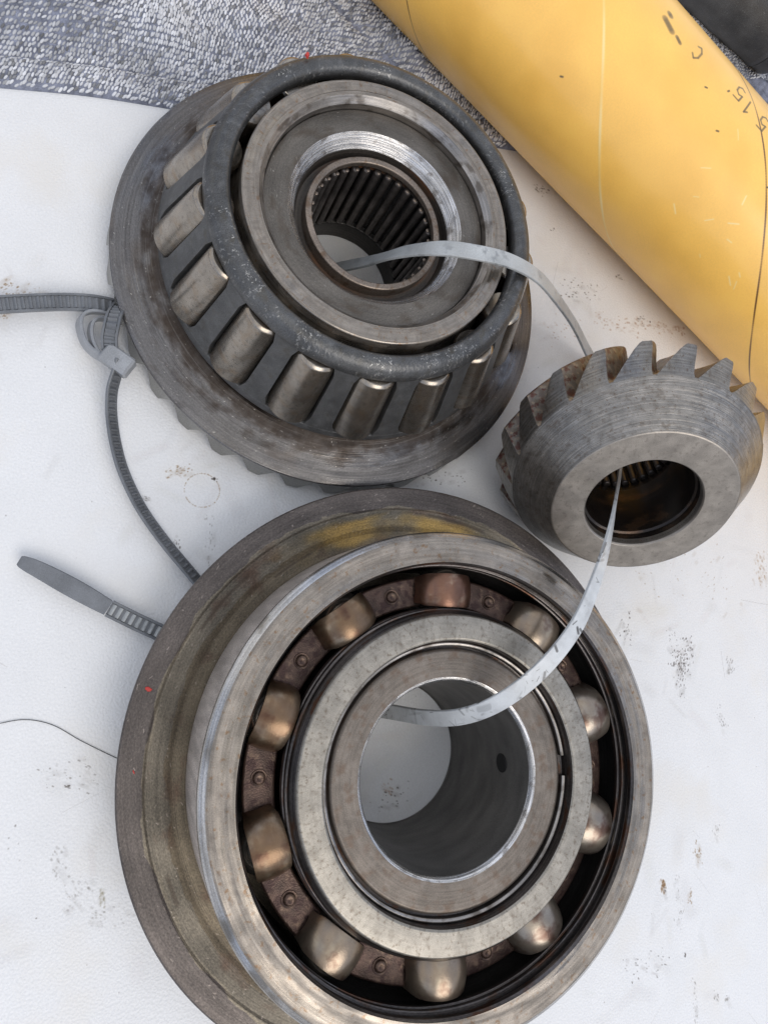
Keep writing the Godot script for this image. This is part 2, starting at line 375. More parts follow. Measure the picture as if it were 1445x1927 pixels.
func make_tube_material(hg: Texture2D) -> void:
	var w := 1024; var h := 2048
	var im := metal_image(w, h, 300, Color(0.99, 0.775, 0.38), Vector3(0.0, 0.03, 0.018), [[Color(0.93, 0.71, 0.32), 0.52, 0.35, 0.005, 0.45]], 8)
	var ht := Image.create(w, h, false, Image.FORMAT_L8)
	ht.fill(Color(0.5, 0.5, 0.5))
	var at := func(A: float, ang: float) -> Vector2: return Vector2(fposmod(180.0 - ang, 360.0) / 360.0 * w, (A + 40.0) / 85.0 * h)
	# helical seams of the wound paper, pale ones with the ridge highlight in their colour: [axial at 0 degrees, cm per degree, colour, alpha, radius]
	for sm in [[-5.0, 0.1085, Color(0.98, 0.87, 0.60), 0.55, 2.6, 0.9], [8.95, 0.1165, Color(0.40, 0.27, 0.12), 0.85, 1.6, 0.15], [-18.9, 0.075, Color(0.50, 0.35, 0.16), 0.7, 1.3, 0.25], [-32.0, 0.11, Color(0.45, 0.31, 0.14), 0.7, 1.5, 0.2], [23.0, 0.115, Color(0.98, 0.87, 0.60), 0.5, 2.2, 0.8]]:
		var last: Vector2 = at.call(sm[0] - 100.0 * sm[1], -100.0)
		for s in range(1, 241):
			var ang := -100.0 + s
			var q: Vector2 = at.call(sm[0] + ang * sm[1], ang)
			if absf(q.x - last.x) < 50:
				stroke(im, last, q, sm[4], sm[2], sm[3] * (0.65 + 0.35 * sin(ang * 0.21)))
				stroke(ht, last, q, sm[4] * 1.3, Color(sm[5], sm[5], sm[5]), 0.8)
			last = q
	# faded stencilling, upside down along the crown of the tube
	var ink := Color(0.38, 0.31, 0.17)
	var put := func(lines: Array, A: float, ang: float, size: float, r: float, al: float) -> void:
		for l in lines:
			for k in l.size() - 1:
				var p0: Vector2 = at.call(A - l[k].x * size, ang + rad_to_deg(l[k].y * size * 1.35 / 6.05))
				var p1: Vector2 = at.call(A - l[k + 1].x * size, ang + rad_to_deg(l[k + 1].y * size * 1.35 / 6.05))
				if absf(p0.x - p1.x) < 200: stroke(im, p0, p1, r, ink, al)
	var five := [[Vector2(0.3, 0.5), Vector2(-0.25, 0.5), Vector2(-0.3, 0.05), Vector2(0.0, 0.15), Vector2(0.28, 0.0), Vector2(0.28, -0.32), Vector2(0.0, -0.5), Vector2(-0.3, -0.4)]]
	var one := [[Vector2(-0.2, 0.3), Vector2(0.05, 0.5), Vector2(0.05, -0.5)]]
	var nought := [[Vector2(0.28, 0.3), Vector2(0.0, 0.5), Vector2(-0.28, 0.25), Vector2(-0.3, -0.2), Vector2(-0.05, -0.5), Vector2(0.22, -0.38)]]
	put.call(five, 6.95, -4.0, 0.85, 1.9, 0.55)
	put.call(one, 7.85, -1.0, 0.8, 1.9, 0.55)
	put.call(five, 9.2, -2.0, 0.85, 1.9, 0.55)
	put.call(nought, 3.45, 0.5, 0.8, 2.0, 0.45)
	put.call([[Vector2(0, 0), Vector2(0.05, 0.1)]], 6.35, 1.5, 1.0, 1.8, 0.8)
	put.call([[Vector2(0, 0), Vector2(-0.75, 0.2)]], 0.75, 2.0, 1.0, 6.5, 0.55)
	put.call([[Vector2(0, 0), Vector2(-0.35, 0.1)]], 1.95, 4.5, 1.0, 4.0, 0.6)
	put.call([[Vector2(0, 0), Vector2(-0.15, 0.05)]], 0.75, -3.5, 1.0, 5.5, 0.6)
	for q in [[7.4, 24.0], [12.0, 24.0], [13.6, 33.0], [5.2, 12.0], [-1.5, 62.0]]:
		put.call([[Vector2(0, 0), Vector2(0.12, 0.05)]], q[0], q[1], 1.0, 1.6, 0.9)
	for k in 26:   # scuffs in the glaze
		var q: Vector2 = at.call(rng.randf_range(8, 22), rng.randf_range(15, 75))
		stroke(im, q, q + Vector2(rng.randf_range(-14, 14), rng.randf_range(-14, 14)), rng.randf_range(0.7, 1.5), Color(0.98, 0.88, 0.64), 0.5)
	M.tube = mat(tex(im), 0.40, 0.0, tex(ht), 0.015)
	M.tube.clearcoat_enabled = true
	M.tube.clearcoat = 0.5
	M.tube.clearcoat_roughness = 0.16
	M.board = mat(tex(metal_image(256, 256, 310, Color(0.62, 0.50, 0.36), Vector3(0, 0.1, 0.2), [])), 0.85, 0.0, hg, 0.02, 4.0)

func make_table_material() -> void:
	# the sheet of dirt is laid over x -15..60, z -45..30
	var w := 2048; var x0 := -15.0; var z0 := -45.0; var per := 2048 / 75.0
	var im := metal_image(w, w, 320, Color(0.868, 0.868, 0.868), Vector3(0.0, 0.012, 0.02), [[Color(0.86, 0.845, 0.82), 0.58, 0.3, 0.004, 0.6]], 8)
	var at := func(x: float, z: float) -> Vector2: return Vector2((x - x0) * per, (z - z0) * per)
	# scuffs: [x0, z0, x1, z1, spread, how many, radius, colour, alpha]
	var dk := Color(0.25, 0.22, 0.2); var br := Color(0.50, 0.38, 0.25); var gr := Color(0.5, 0.48, 0.46); var rs := Color(0.62, 0.50, 0.42)
	for q in [
		[-6.7, -17.4, -5.6, -18.4, 0.12, 40, 1.0, br, 0.6], [-6.6, -16.2, -6.2, -16.5, 0.08, 14, 1.0, br, 0.6], [-5.4, -17.6, -4.6, -17.9, 0.2, 12, 0.8, br, 0.4],
		[2.1, -8.4, 3.3, -8.95, 0.10, 40, 1.1, br, 0.5], [2.83, -4.4, 2.9, -4.9, 0.12, 10, 1.0, dk, 0.8], [4.7, -6.6, 4.58, -3.0, 0.14, 30, 0.9, gr, 0.5], [1.0, -7.1, 1.3, -7.0, 0.1, 7, 0.9, dk, 0.5],
		[38.2, 0.3, 37.2, 1.8, 0.10, 36, 1.0, dk, 0.7], [37.2, 1.5, 36.4, 4.4, 0.16, 46, 1.1, dk, 0.7], [37.2, 1.6, 36.8, 2.9, 0.35, 90, 1.0, dk, 0.75], [35.9, -0.2, 37.0, 1.6, 0.07, 18, 0.9, dk, 0.5], [32.8, -0.4, 32.1, 0.8, 0.2, 30, 0.9, dk, 0.6], [32.77, -1.2, 32.8, -1.0, 0.05, 4, 1.4, dk, 0.9],
		[41.6, 2.0, 41.0, 3.0, 0.12, 30, 1.2, gr, 0.5], [40.2, 6.2, 40.3, 6.6, 0.2, 12, 1.2, gr, 0.7], [39.7, 5.2, 40.2, 6.3, 0.05, 12, 0.8, gr, 0.6], [37.2, 14.2, 37.4, 15.0, 0.15, 30, 1.2, br, 0.6], [34.2, 16.0, 34.3, 16.6, 0.10, 30, 1.8, br, 0.75], [34.35, 16.5, 34.4, 16.7, 0.05, 6, 1.4, dk, 0.7], [36.5, 17.0, 36.3, 17.7, 0.12, 22, 1.3, br, 0.5], [38.9, 13.2, 39.0, 13.6, 0.3, 14, 1.0, gr, 0.5],
		[30.8, 20.2, 34.0, 21.6, 0.35, 40, 1.0, dk, 0.5], [35.6, 20.6, 35.7, 20.75, 0.05, 5, 1.4, dk, 0.8], [38.0, 23.3, 38.1, 23.6, 0.15, 14, 1.3, gr, 0.7], [38.8, 23.7, 38.9, 23.9, 0.15, 10, 1.3, gr, 0.7], [36.06, 22.1, 36.4, 24.9, 0.04, 30, 0.9, gr, 0.6], [35.1, 15.6, 35.7, 19.2, 0.10, 34, 0.9, gr, 0.45],
		[29.1, -24.3, 31.4, -24.2, 0.5, 46, 1.1, dk, 0.6], [33.3, -25.9, 34.0, -25.8, 0.1, 8, 1.0, dk, 0.5], [31.2, -21.7, 35.1, -22.8, 0.16, 60, 2.0, rs, 0.35], [35.1, -22.8, 39.6, -22.4, 0.2, 60, 2.2, rs, 0.35], [35.0, -22.9, 36.5, -22.9, 0.25, 12, 1.2, dk, 0.7], [26.8, -31.5, 27.3, -31.4, 0.25, 22, 1.4, gr, 0.8], [27.9, -28.6, 28.1, -28.5, 0.1, 4, 1.0, dk, 0.6], [45.0, -5.5, 45.1, -3.6, 0.35, 60, 2.2, Color(0.62, 0.52, 0.42), 0.3], [27.2, -21.5, 29.5, -20.3, 0.6, 30, 1.2, rs, 0.4], [34.0, -5.0, 38.0, -3.0, 0.9, 40, 1.0, br, 0.35], [39.0, -2.0, 42.0, -5.0, 0.8, 30, 1.0, br, 0.35],
		[-3.4, 6.5, -0.4, 7.7, 0.15, 40, 0.9, gr, 0.6], [-1.85, 7.6, -1.7, 7.6, 0.05, 6, 1.3, dk, 0.85], [-2.2, 10.4, -1.6, 11.9, 0.08, 26, 1.3, gr, 0.4], [-1.6, 11.9, -0.4, 13.3, 0.10, 34, 1.3, gr, 0.35], [-0.4, 13.3, 1.5, 14.2, 0.10, 30, 1.2, gr, 0.35], [0.22, 12.6, 0.09, 13.25, 0.07, 22, 1.3, Color(0.55, 0.52, 0.44), 0.5], [-4.26, 10.5, -3.9, 9.5, 0.5, 6, 1.0, gr, 0.7],
		[17.0, -9.2, 20.3, -10.0, 0.3, 40, 1.0, dk, 0.6], [14.5, 9.0, 16.4, 9.7, 0.3, 26, 1.0, dk, 0.6], [14.9, 8.8, 15.4, 9.1, 0.2, 16, 1.4, rs, 0.5], [12.6, -22.0, 11.0, -19.0, 1.0, 24, 1.0, gr, 0.4]]:
		for s in q[5]:
			var p: Vector2 = at.call(lerpf(q[0], q[2], rng.randf()) + rng.randfn() * q[4], lerpf(q[1], q[3], rng.randf()) + rng.randfn() * q[4])
			stroke(im, p, p + Vector2((q[2] - q[0]), (q[3] - q[1])).normalized() * rng.randf() * 3.0, q[6] * rng.randf_range(0.6, 1.5), q[7], q[8] * rng.randf_range(0.15, 0.85))
		for s in q[5] / 6:
			var p: Vector2 = at.call(lerpf(q[0], q[2], rng.randf()) + rng.randfn() * q[4], lerpf(q[1], q[3], rng.randf()) + rng.randfn() * q[4])
			stroke(im, p, p + Vector2((q[2] - q[0]), (q[3] - q[1])).normalized() * rng.randf() * 14.0, rng.randf_range(2.5, 6.0), q[7].lerp(Color(0.8, 0.78, 0.75), 0.4), 0.07)
	for q in [[12.0, -8.0, 3.0, 30], [29.0, -20.0, 4.0, 30], [36.0, 1.5, 3.0, 26], [33.0, 18.0, 4.0, 30], [3.0, -9.0, 3.0, 16], [0.0, 12.0, 3.0, 14], [40.0, -6.0, 4.0, 26], [-5.0, -17.5, 1.5, 14], [15.0, 8.5, 2.5, 16], [24.0, -28.0, 3.0, 16]]:   # grease wiped about
		for s in q[3]:
			var p: Vector2 = at.call(q[0] + rng.randfn() * q[2], q[1] + rng.randfn() * q[2])
			var th := rng.randf() * TAU
			stroke(im, p, p + Vector2.from_angle(th) * rng.randf_range(10, 60), rng.randf_range(4, 16), Color(0.70, 0.66, 0.62), rng.randf_range(0.010, 0.035))
	for s in 40:
		var p: Vector2 = at.call(rng.randf_range(-8, 48), rng.randf_range(-30, 26))
		stroke(im, p, p + Vector2.from_angle(rng.randf() * TAU) * rng.randf_range(15, 90), 0.6, Color(0.62, 0.60, 0.58), rng.randf_range(0.1, 0.4))
	for s in 130:   # a ring printed by some cup of grease
		var th := s / 130.0 * TAU
		if rng.randf() < 0.72:
			var p: Vector2 = at.call(4.11 + 0.96 * cos(th), -7.72 + 0.96 * sin(th))
			dab(im, p.x, p.y, rng.randf_range(0.7, 1.3), br, rng.randf_range(0.2, 0.6))
	for s in 14:
		var p: Vector2 = at.call(4.75 + rng.randfn() * 0.1, -8.42 + rng.randfn() * 0.06)
		dab(im, p.x, p.y, rng.randf_range(0.8, 1.6), dk, 0.7)
	specks(im, 800, Color(0.6, 0.58, 0.56), 0.5, 0.5, 0.9)
	specks(im, 120, Color(0.3, 0.27, 0.25), 0.6, 0.6, 1.3)
	M.table = mat(tex(im), 0.42, 0.0, grey(1024, 1024, noise_bytes(1024, 1024, 330, 0.055, 3)), 0.0)
	M.table.metallic_specular = 0.4
	M.table.heightmap_enabled = false
	M.table.normal_enabled = true
	var hm := FastNoiseLite.new()
	hm.seed = 331; hm.frequency = 0.21; hm.fractal_octaves = 2
	var ni := hm.get_seamless_image(2048, 2048)
	ni.convert(Image.FORMAT_RGBA8)
	ni.bump_map_to_normal_map(2.2)
	M.table_grain = tex(ni)
	M.table.normal_texture = M.table_grain
	M.table.normal_scale = 0.27

# ------------------------------------------------------------------ the crown gear with its roller bearing
func crown_gear() -> void:
	var t := thing("crown_gear", "large crown gear with tapered roller bearing pressed on, beside the towel", "gear", Vector3(11.591, 0, -21.193))
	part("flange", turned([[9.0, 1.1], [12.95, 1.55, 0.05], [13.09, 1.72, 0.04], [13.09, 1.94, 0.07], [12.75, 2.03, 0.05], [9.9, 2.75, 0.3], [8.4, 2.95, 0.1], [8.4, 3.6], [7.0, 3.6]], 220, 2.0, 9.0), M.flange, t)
	part("gear_body", turned([[3.42, 0.05], [9.2, 0.05, 0.1], [9.2, 1.3, 0.1]], 120), M.dark, t)
	part("hub_face", turned([[6.02, 7.9], [6.02, 8.12, 0.04], [4.79, 8.14, 0.0]], 160, 1.0, 4.0), M.hub, t)
	part("hub_chamfer", turned([[4.79, 8.14, 0.0], [4.28, 7.42, 0.05]], 160, 2.0, 3.0), M.bright, t, "bright turned chamfer round the bore")
	part("hub_counterbore", turned([[4.28, 7.42], [4.2, 7.0, 0.05], [4.15, 6.8, 0.05], [3.6, 6.8]], 128, 1.0, 4.0), M.rustwall, t)
	part("bore_wall", turned([[3.72, 6.8], [3.72, 1.55, 0.05], [3.42, 1.5, 0.08], [3.42, 0.05]], 128, 1.0, 6.0), M.dark, t)
	part("needle_sleeve", turned([[3.74, 6.6], [3.74, 7.6, 0.1], [3.40, 7.6, 0.09], [3.36, 7.3, 0.03], [3.66, 7.2]], 128, 1.0, 4.0), M.lip, t)
	var nm := turned([[0.0, 0.0], [0.13, 0.02, 0.03], [0.225, 0.14, 0.06], [0.225, 5.3, 0.06], [0.13, 5.42, 0.03], [0.0, 5.44]], 12, 1.0, 4.0)
	var dm := SphereMesh.new()
	dm.radius = 0.0012; dm.height = 0.0012; dm.radial_segments = 10; dm.rings = 5
	for k in 34:
		var th := deg_to_rad(-83.0 + k * 360.0 / 34)
		var nd := part("needle_roller", nm, M.needle, t)
		nd.position = Vector3(cos(th) * 3.48, 1.62, sin(th) * 3.48) * S
		var dt := part("roller_tip", dm, M.lip, nd)
		dt.position = Vector3(-cos(th) * 0.16, 5.46, -sin(th) * 0.16) * S
	# inner race of the taper bearing
	part("inner_race", turned([[8.7, 2.9], [8.9, 3.0, 0.1], [8.9, 3.7, 0.05], [8.3, 3.9, 0.05], [7.05, 8.0, 0.05], [7.2, 8.15, 0.05], [7.2, 8.84, 0.12], [6.55, 8.86, 0.02]], 200, 2.0, 6.0), M.race, t)
	part("race_face", turned([[7.1, 8.845, 0.0], [6.34, 8.845, 0.02]], 200, 1.0, 3.0), M.race, t)
	part("race_chamfer", turned([[6.34, 8.845, 0.0], [6.14, 8.60, 0.02], [6.06, 8.50, 0.02], [6.03, 7.9]], 200, 2.0, 3.0), M.edge, t)
	# cage: rolled rim, window bars and foot ring, one pressing
	var N := 17
	var ph := deg_to_rad(174.5)
	var rim_mesh := MB.new()
	lathe(rim_mesh, [[8.2, 8.1], [8.70, 7.98, 0.06], [8.93, 8.16, 0.08], [8.84, 8.48, 0.2], [8.55, 8.84, 0.3], [8.15, 8.98, 0.25], [7.80, 8.88, 0.2], [7.64, 8.55, 0.12], [7.74, 8.1]], 220)
	part("cage_rim", rim_mesh, M.cage_rim, t)
	var foot := MB.new()
	lathe(foot, [[10.55, 3.35], [10.66, 3.32, 0.08], [10.71, 3.45, 0.05], [10.59, 3.88, 0.04], [10.35, 3.84]], 200)
	for k in N:
		var c := ph + (k + 0.5) * TAU / N
		var half_lo := 0.060
		var half_hi := 0.058
		var P := []
		for s in 9:
			var f := s / 8.0
			var r := lerpf(10.59, 8.88, f); var y := lerpf(3.85, 8.22, f)
			var hw := lerpf(half_lo, half_hi, f)
			if s == 0: hw += 0.02
			if s == 8: hw += 0.02
			P.append([r, y, hw])
		var top := []; var le := []; var ri := []
		for q in P:
			var row := []
			for x in 7:
				var th: float = c + q[2] * (x / 3.0 - 1.0)
				row.append(Vector3(q[0] * cos(th), q[1], q[0] * sin(th)))
			top.append(row)
			var a: Vector3 = row[0]; var b: Vector3 = row[6]
			var inn := func(v3: Vector3) -> Vector3: return v3 + Vector3(-v3.x, -3.6, -v3.z).normalized() * 0.45
			le.append([inn.call(a), a]); ri.append([b, inn.call(b)])
		foot.grid(top, false, true); foot.grid(le, false, true); foot.grid(ri, false, true)
	part("bearing_cage", foot, M.cage, t)
	# rollers: axes lean with the cone and stand a little proud of the cage
	var L := 4.52
	var rm := turned([[0.0, 0.0], [1.0, 0.0, 0.1], [1.28, 0.08, 0.05], [1.12, L - 0.16, 0.06], [0.98, L, 0.05], [0.0, L]], 36, 1.0, 5.0)
	var lo := Vector2(9.76, 3.58); var hi := Vector2(8.24, 7.78)
	for k in N:
		var th := ph + k * TAU / N
		var ax := Vector3((hi.x - lo.x) * cos(th), hi.y - lo.y, (hi.x - lo.x) * sin(th)).normalized()
		var sx := Vector3(-sin(th), 0, cos(th))
		var ro := part("roller", rm, M.roller, t)
		ro.transform = Transform3D(Basis(sx, ax, sx.cross(ax)).rotated(ax, k * 1.7), Vector3(lo.x * cos(th), lo.y, lo.x * sin(th)) * S)
	# teeth under the flange
	var tm := spiral_crown_tooth()
	for k in 36:
		part("tooth", tm, M.crown_tooth, t).rotation.y = -deg_to_rad(k * 10.0 + 1.0)

func spiral_crown_tooth() -> ArrayMesh:
	var mb := MB.new()
	var rows := []
	for s in 7:
		var f := s / 6.0
		var r := lerpf(13.05, 9.15, f)
		var yr := lerpf(1.66, 1.18, f); var yt := lerpf(0.42, 0.12, f)
		var tw := (13.05 - r) * 0.03
		var row := []
		for q in [[-0.082, yr], [-0.05, lerpf(yr, yt, 0.5)], [-0.026, yt + 0.05], [-0.018, yt], [0.018, yt], [0.026, yt + 0.05], [0.05, lerpf(yr, yt, 0.5)], [0.082, yr]]:
			var th: float = q[0] + tw
			var r2: float = r + 0.20 * (1.0 - f) * (yr - q[1]) / (yr - yt)
			row.append(Vector3(r2 * cos(th), q[1], r2 * sin(th)))
		rows.append(row)
	for s in 6:
		for x in 7:
			mb.flat([rows[s][x], rows[s][x + 1], rows[s + 1][x + 1], rows[s + 1][x]], Vector3(0, -1, (x - 3) * 0.5))
	for x in range(0, 7):
		mb.flat([rows[0][x], rows[0][x + 1], Vector3(13.05, 1.62, 0)], Vector3.RIGHT)
	return mb.mesh()

# ------------------------------------------------------------------ the ball bearing on its hub
func ball_bearing() -> void:
	var t := thing("bearing_hub", "big open ball bearing seated on a flanged hub, nearest the front", "bearing", Vector3(15.226, 0, 6.838))
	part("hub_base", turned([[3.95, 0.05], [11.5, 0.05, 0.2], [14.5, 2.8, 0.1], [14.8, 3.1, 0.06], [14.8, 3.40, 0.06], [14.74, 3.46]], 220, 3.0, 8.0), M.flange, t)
	part("flange_disc", turned([[14.79, 3.44], [14.72, 3.50, 0.02], [13.62, 3.56, 0.03], [13.5, 3.50, 0.03], [12.6, 3.42, 0.1], [12.3, 3.34, 0.1], [9.5, 3.30]], 240, 1.0, 6.0), M.disc, t)
	var R := turned([[11.0, 3.4], [11.65, 3.45, 0.1], [11.65, 8.16, 0.0]], 220, 3.0, 5.0)
	var oring := part("outer_ring", turned([[11.34, 8.69, 0.0], [11.24, 8.735, 0.05], [10.75, 8.70, 0.2], [10.12, 8.74, 0.03]], 240, 2.0, 4.0), M.race, t)
	part("ring_side", R, M.ring_side, oring)
	part("ring_chamfer", turned([[11.65, 8.16, 0.0], [11.64, 8.46, 0.2], [11.34, 8.69, 0.0]], 240, 2.0, 3.0), M.polish, oring)
	part("ring_lip", turned([[10.12, 8.74, 0.0], [10.02, 8.60, 0.03], [10.02, 8.38, 0.03], [10.30, 8.33, 0.02], [10.30, 8.06, 0.02], [9.98, 8.0, 0.04], [9.95, 7.85, 0.02], [10.05, 7.80, 0.02], [10.05, 7.66, 0.02], [9.96, 7.62, 0.02], [9.98, 7.4, 0.0]], 220, 2.0, 5.0), M.groove, oring)
	part("ring_bore", turned([[9.98, 7.4, 0.0], [10.25, 7.1, 0.2], [10.4, 6.3, 0.4], [10.25, 5.5, 0.2], [9.98, 5.1], [9.98, 3.4]], 220, 2.0, 5.0), M.dark, oring)
	var iring := part("inner_ring", turned([[7.6, 8.70, 0.0], [7.52, 8.84, 0.08], [6.46, 8.86, 0.03], [6.38, 8.80, 0.0]], 220, 2.0, 4.0), M.race_grey, t)
	part("ring_shoulder", turned([[7.95, 3.4], [7.95, 4.6], [7.55, 5.4, 0.2], [7.4, 6.2, 0.4], [7.55, 7.0, 0.2], [7.98, 7.35, 0.05], [7.95, 7.62, 0.03], [7.84, 7.66, 0.02], [7.84, 7.80, 0.02], [7.93, 7.84, 0.02], [7.90, 8.02, 0.03], [7.78, 8.06, 0.02], [7.77, 8.2, 0.02], [7.85, 8.24, 0.02], [7.80, 8.42, 0.05], [7.6, 8.70, 0.0]], 200, 2.0, 5.0), M.groove, iring)
	part("ring_groove", turned([[6.38, 8.80, 0.0], [6.33, 8.62, 0.05], [6.31, 7.98, 0.08], [5.9, 7.9]], 200, 2.0, 4.0), M.groove, iring)
	# a spring ring in the groove, open at the right
	part("snap_ring", turned([[6.32, 8.0, 0.0], [6.32, 8.28, 0.05], [6.24, 8.36, 0.06], [6.10, 8.30, 0.06], [6.10, 8.0]], 180, 2.0, 4.0, deg_to_rad(3), deg_to_rad(354)), M.edge, t)
	var sl := part("sleeve", turned([[5.96, 7.8], [5.96, 8.22, 0.05], [5.84, 8.30, 0.06], [4.62, 8.22, 0.0]], 200, 2.0, 4.0), M.sleeve, t)
	part("bore_edge", turned([[4.62, 8.22, 0.0], [4.50, 8.14, 0.03], [4.42, 7.96]], 180, 2.0, 3.0), M.bright, sl)
	part("bore_wall", turned([[4.42, 7.96], [4.40, 7.9, 0.03], [4.02, 0.1, 0.05], [3.95, 0.05]], 160, 1.0, 6.0), M.bore, t)
	# the oil hole on the bore wall: dark disc whose colour holds the shade inside
	var oh := MB.new()
	lathe(oh, [[0.50, -0.1], [0.48, 0.005, 0.01], [0.44, 0.01, 0.01], [0.0, 0.0]], 32)
	var hole := part("oil_hole", oh, M.hole, t)
	var ha := 0.014
	var out := Vector3(-cos(ha), 0.0, -sin(ha))
	var side := Vector3(0, 1, 0).cross(out).normalized()
	hole.transform = Transform3D(Basis(Vector3(0, 1, 0), out, Vector3(0, 1, 0).cross(out)), Vector3(cos(ha) * 4.235, 5.5, sin(ha) * 4.235) * S)
	# ribbon cage: a dark riveted ribbon and ten domed pockets over the balls
	var pr := 8.80
	var cm := MB.new()
	lathe(cm, [[pr + 0.72, 6.55], [pr + 0.74, 6.74, 0.05], [pr + 0.66, 6.80, 0.05], [pr - 0.66, 6.80, 0.05], [pr - 0.74, 6.74, 0.05], [pr - 0.72, 6.55]], 200, 4.0, 5.0)
	var cage := part("ball_cage", cm, M.ribbon, t)
	var rv := turned([[0.40, -0.05], [0.38, 0.05, 0.03], [0.29, 0.02, 0.02], [0.27, 0.12, 0.05], [0.15, 0.17, 0.05], [0.0, 0.13]], 20)
	var Rs := 1.56
	var pm := MB.new()
	var rows := []
	for y in 17:
		var f := y / 8.0 - 1.0
		var row := []
		for k in 49:
			var g := k / 48.0 * 2.0 - 1.0
			var u := g * 1.53          # across the ball, foot to foot
			var rho := f * (0.77 + 0.06 * cos(g * 1.5)) * (1.0 - 0.16 * smoothstep(0.72, 1.0, absf(g)))
			var rr := sqrt(Rs * Rs - rho * rho * 0.55)
			var dome := 0.93 * sqrt(maxf(0.0, rr * rr - u * u))
			row.append(Vector3(rho, dome - 0.02, u))
		rows.append(row)
	pm.grid(rows)
	var skirt := []
	for e in [0, 16]:
		var two := [[], []]
		for k in 49:
			var q: Vector3 = rows[e][k]
			two[0].append(q)
			two[1].append(q - Vector3(0.0, 0.16, 0.0))
		skirt.append(two)
	for two in skirt: pm.grid(two)
	# turn every normal away from the ball's centre
	for k in pm.n.size():
		if pm.n[k].dot(pm.p[k] + Vector3(0, 0.004, 0)) < 0: pm.n[k] = -pm.n[k]
	for k in range(0, pm.i.size(), 3):
		var g := (pm.p[pm.i[k + 1]] - pm.p[pm.i[k]]).cross(pm.p[pm.i[k + 2]] - pm.p[pm.i[k]])
		if g.dot(pm.n[pm.i[k]]) > 0:
			var sw := pm.i[k + 1]
			pm.i[k + 1] = pm.i[k + 2]; pm.i[k + 2] = sw
	var pocket := pm.mesh()
	var bm := SphereMesh.new()
	bm.radius = 0.0138; bm.height = 0.0276; bm.radial_segments = 40; bm.rings = 20
	for k in 10:
		var th := deg_to_rad(20.0 + k * 36.0)
		part("ball", bm, M.ball, t).position = Vector3(pr * cos(th), 6.72, pr * sin(th)) * S
		var pk := part("ball_pocket", pocket, M.pockets[[2, 2, 0, 0, 1, 1, 1, 3, 0, 2][k]], cage)
		pk.transform = Transform3D(Basis(Vector3.UP, -th), Vector3(pr * cos(th), 6.74, pr * sin(th)) * S)
		th += deg_to_rad(18.0)
		part("rivet", rv, M.ribbon, cage).position = Vector3(pr * cos(th), 6.80, pr * sin(th)) * S
	# flecks of red paint on the flange
	for q in [[1.68, 2.77, 0.22, 0.12, 1.2], [1.21, 6.49, 0.12, 0.045, 0.4]]:
		part("paint_fleck", fleck(q[2], q[3], 0.03, int(q[0] * 100)), M.red, t, "red paint fleck").transform = Transform3D(Basis(Vector3.UP, q[4]), Vector3(q[0] - 15.226, 3.555, q[1] - 6.838) * S)

func fleck(a: float, b: float, h: float, sd: int) -> ArrayMesh:
	var mb := MB.new()
	var r2 := RandomNumberGenerator.new()
	r2.seed = sd
	var pts := []
	for k in 14:
		var th := k / 14.0 * TAU
		var f := r2.randf_range(0.6, 1.1)
		pts.append(Vector3(cos(th) * b * f, 0, sin(th) * a * f))
	for k in 14:
		var p0: Vector3 = pts[k]; var p1: Vector3 = pts[(k + 1) % 14]
		var up := Vector3(0, h, 0)
		mb.flat([p0, p1, p1 * 0.8 + up, p0 * 0.8 + up], p0 + up)
		mb.flat([p0 * 0.8 + up, p1 * 0.8 + up, up * 1.2], Vector3.UP)
	return mb.mesh()

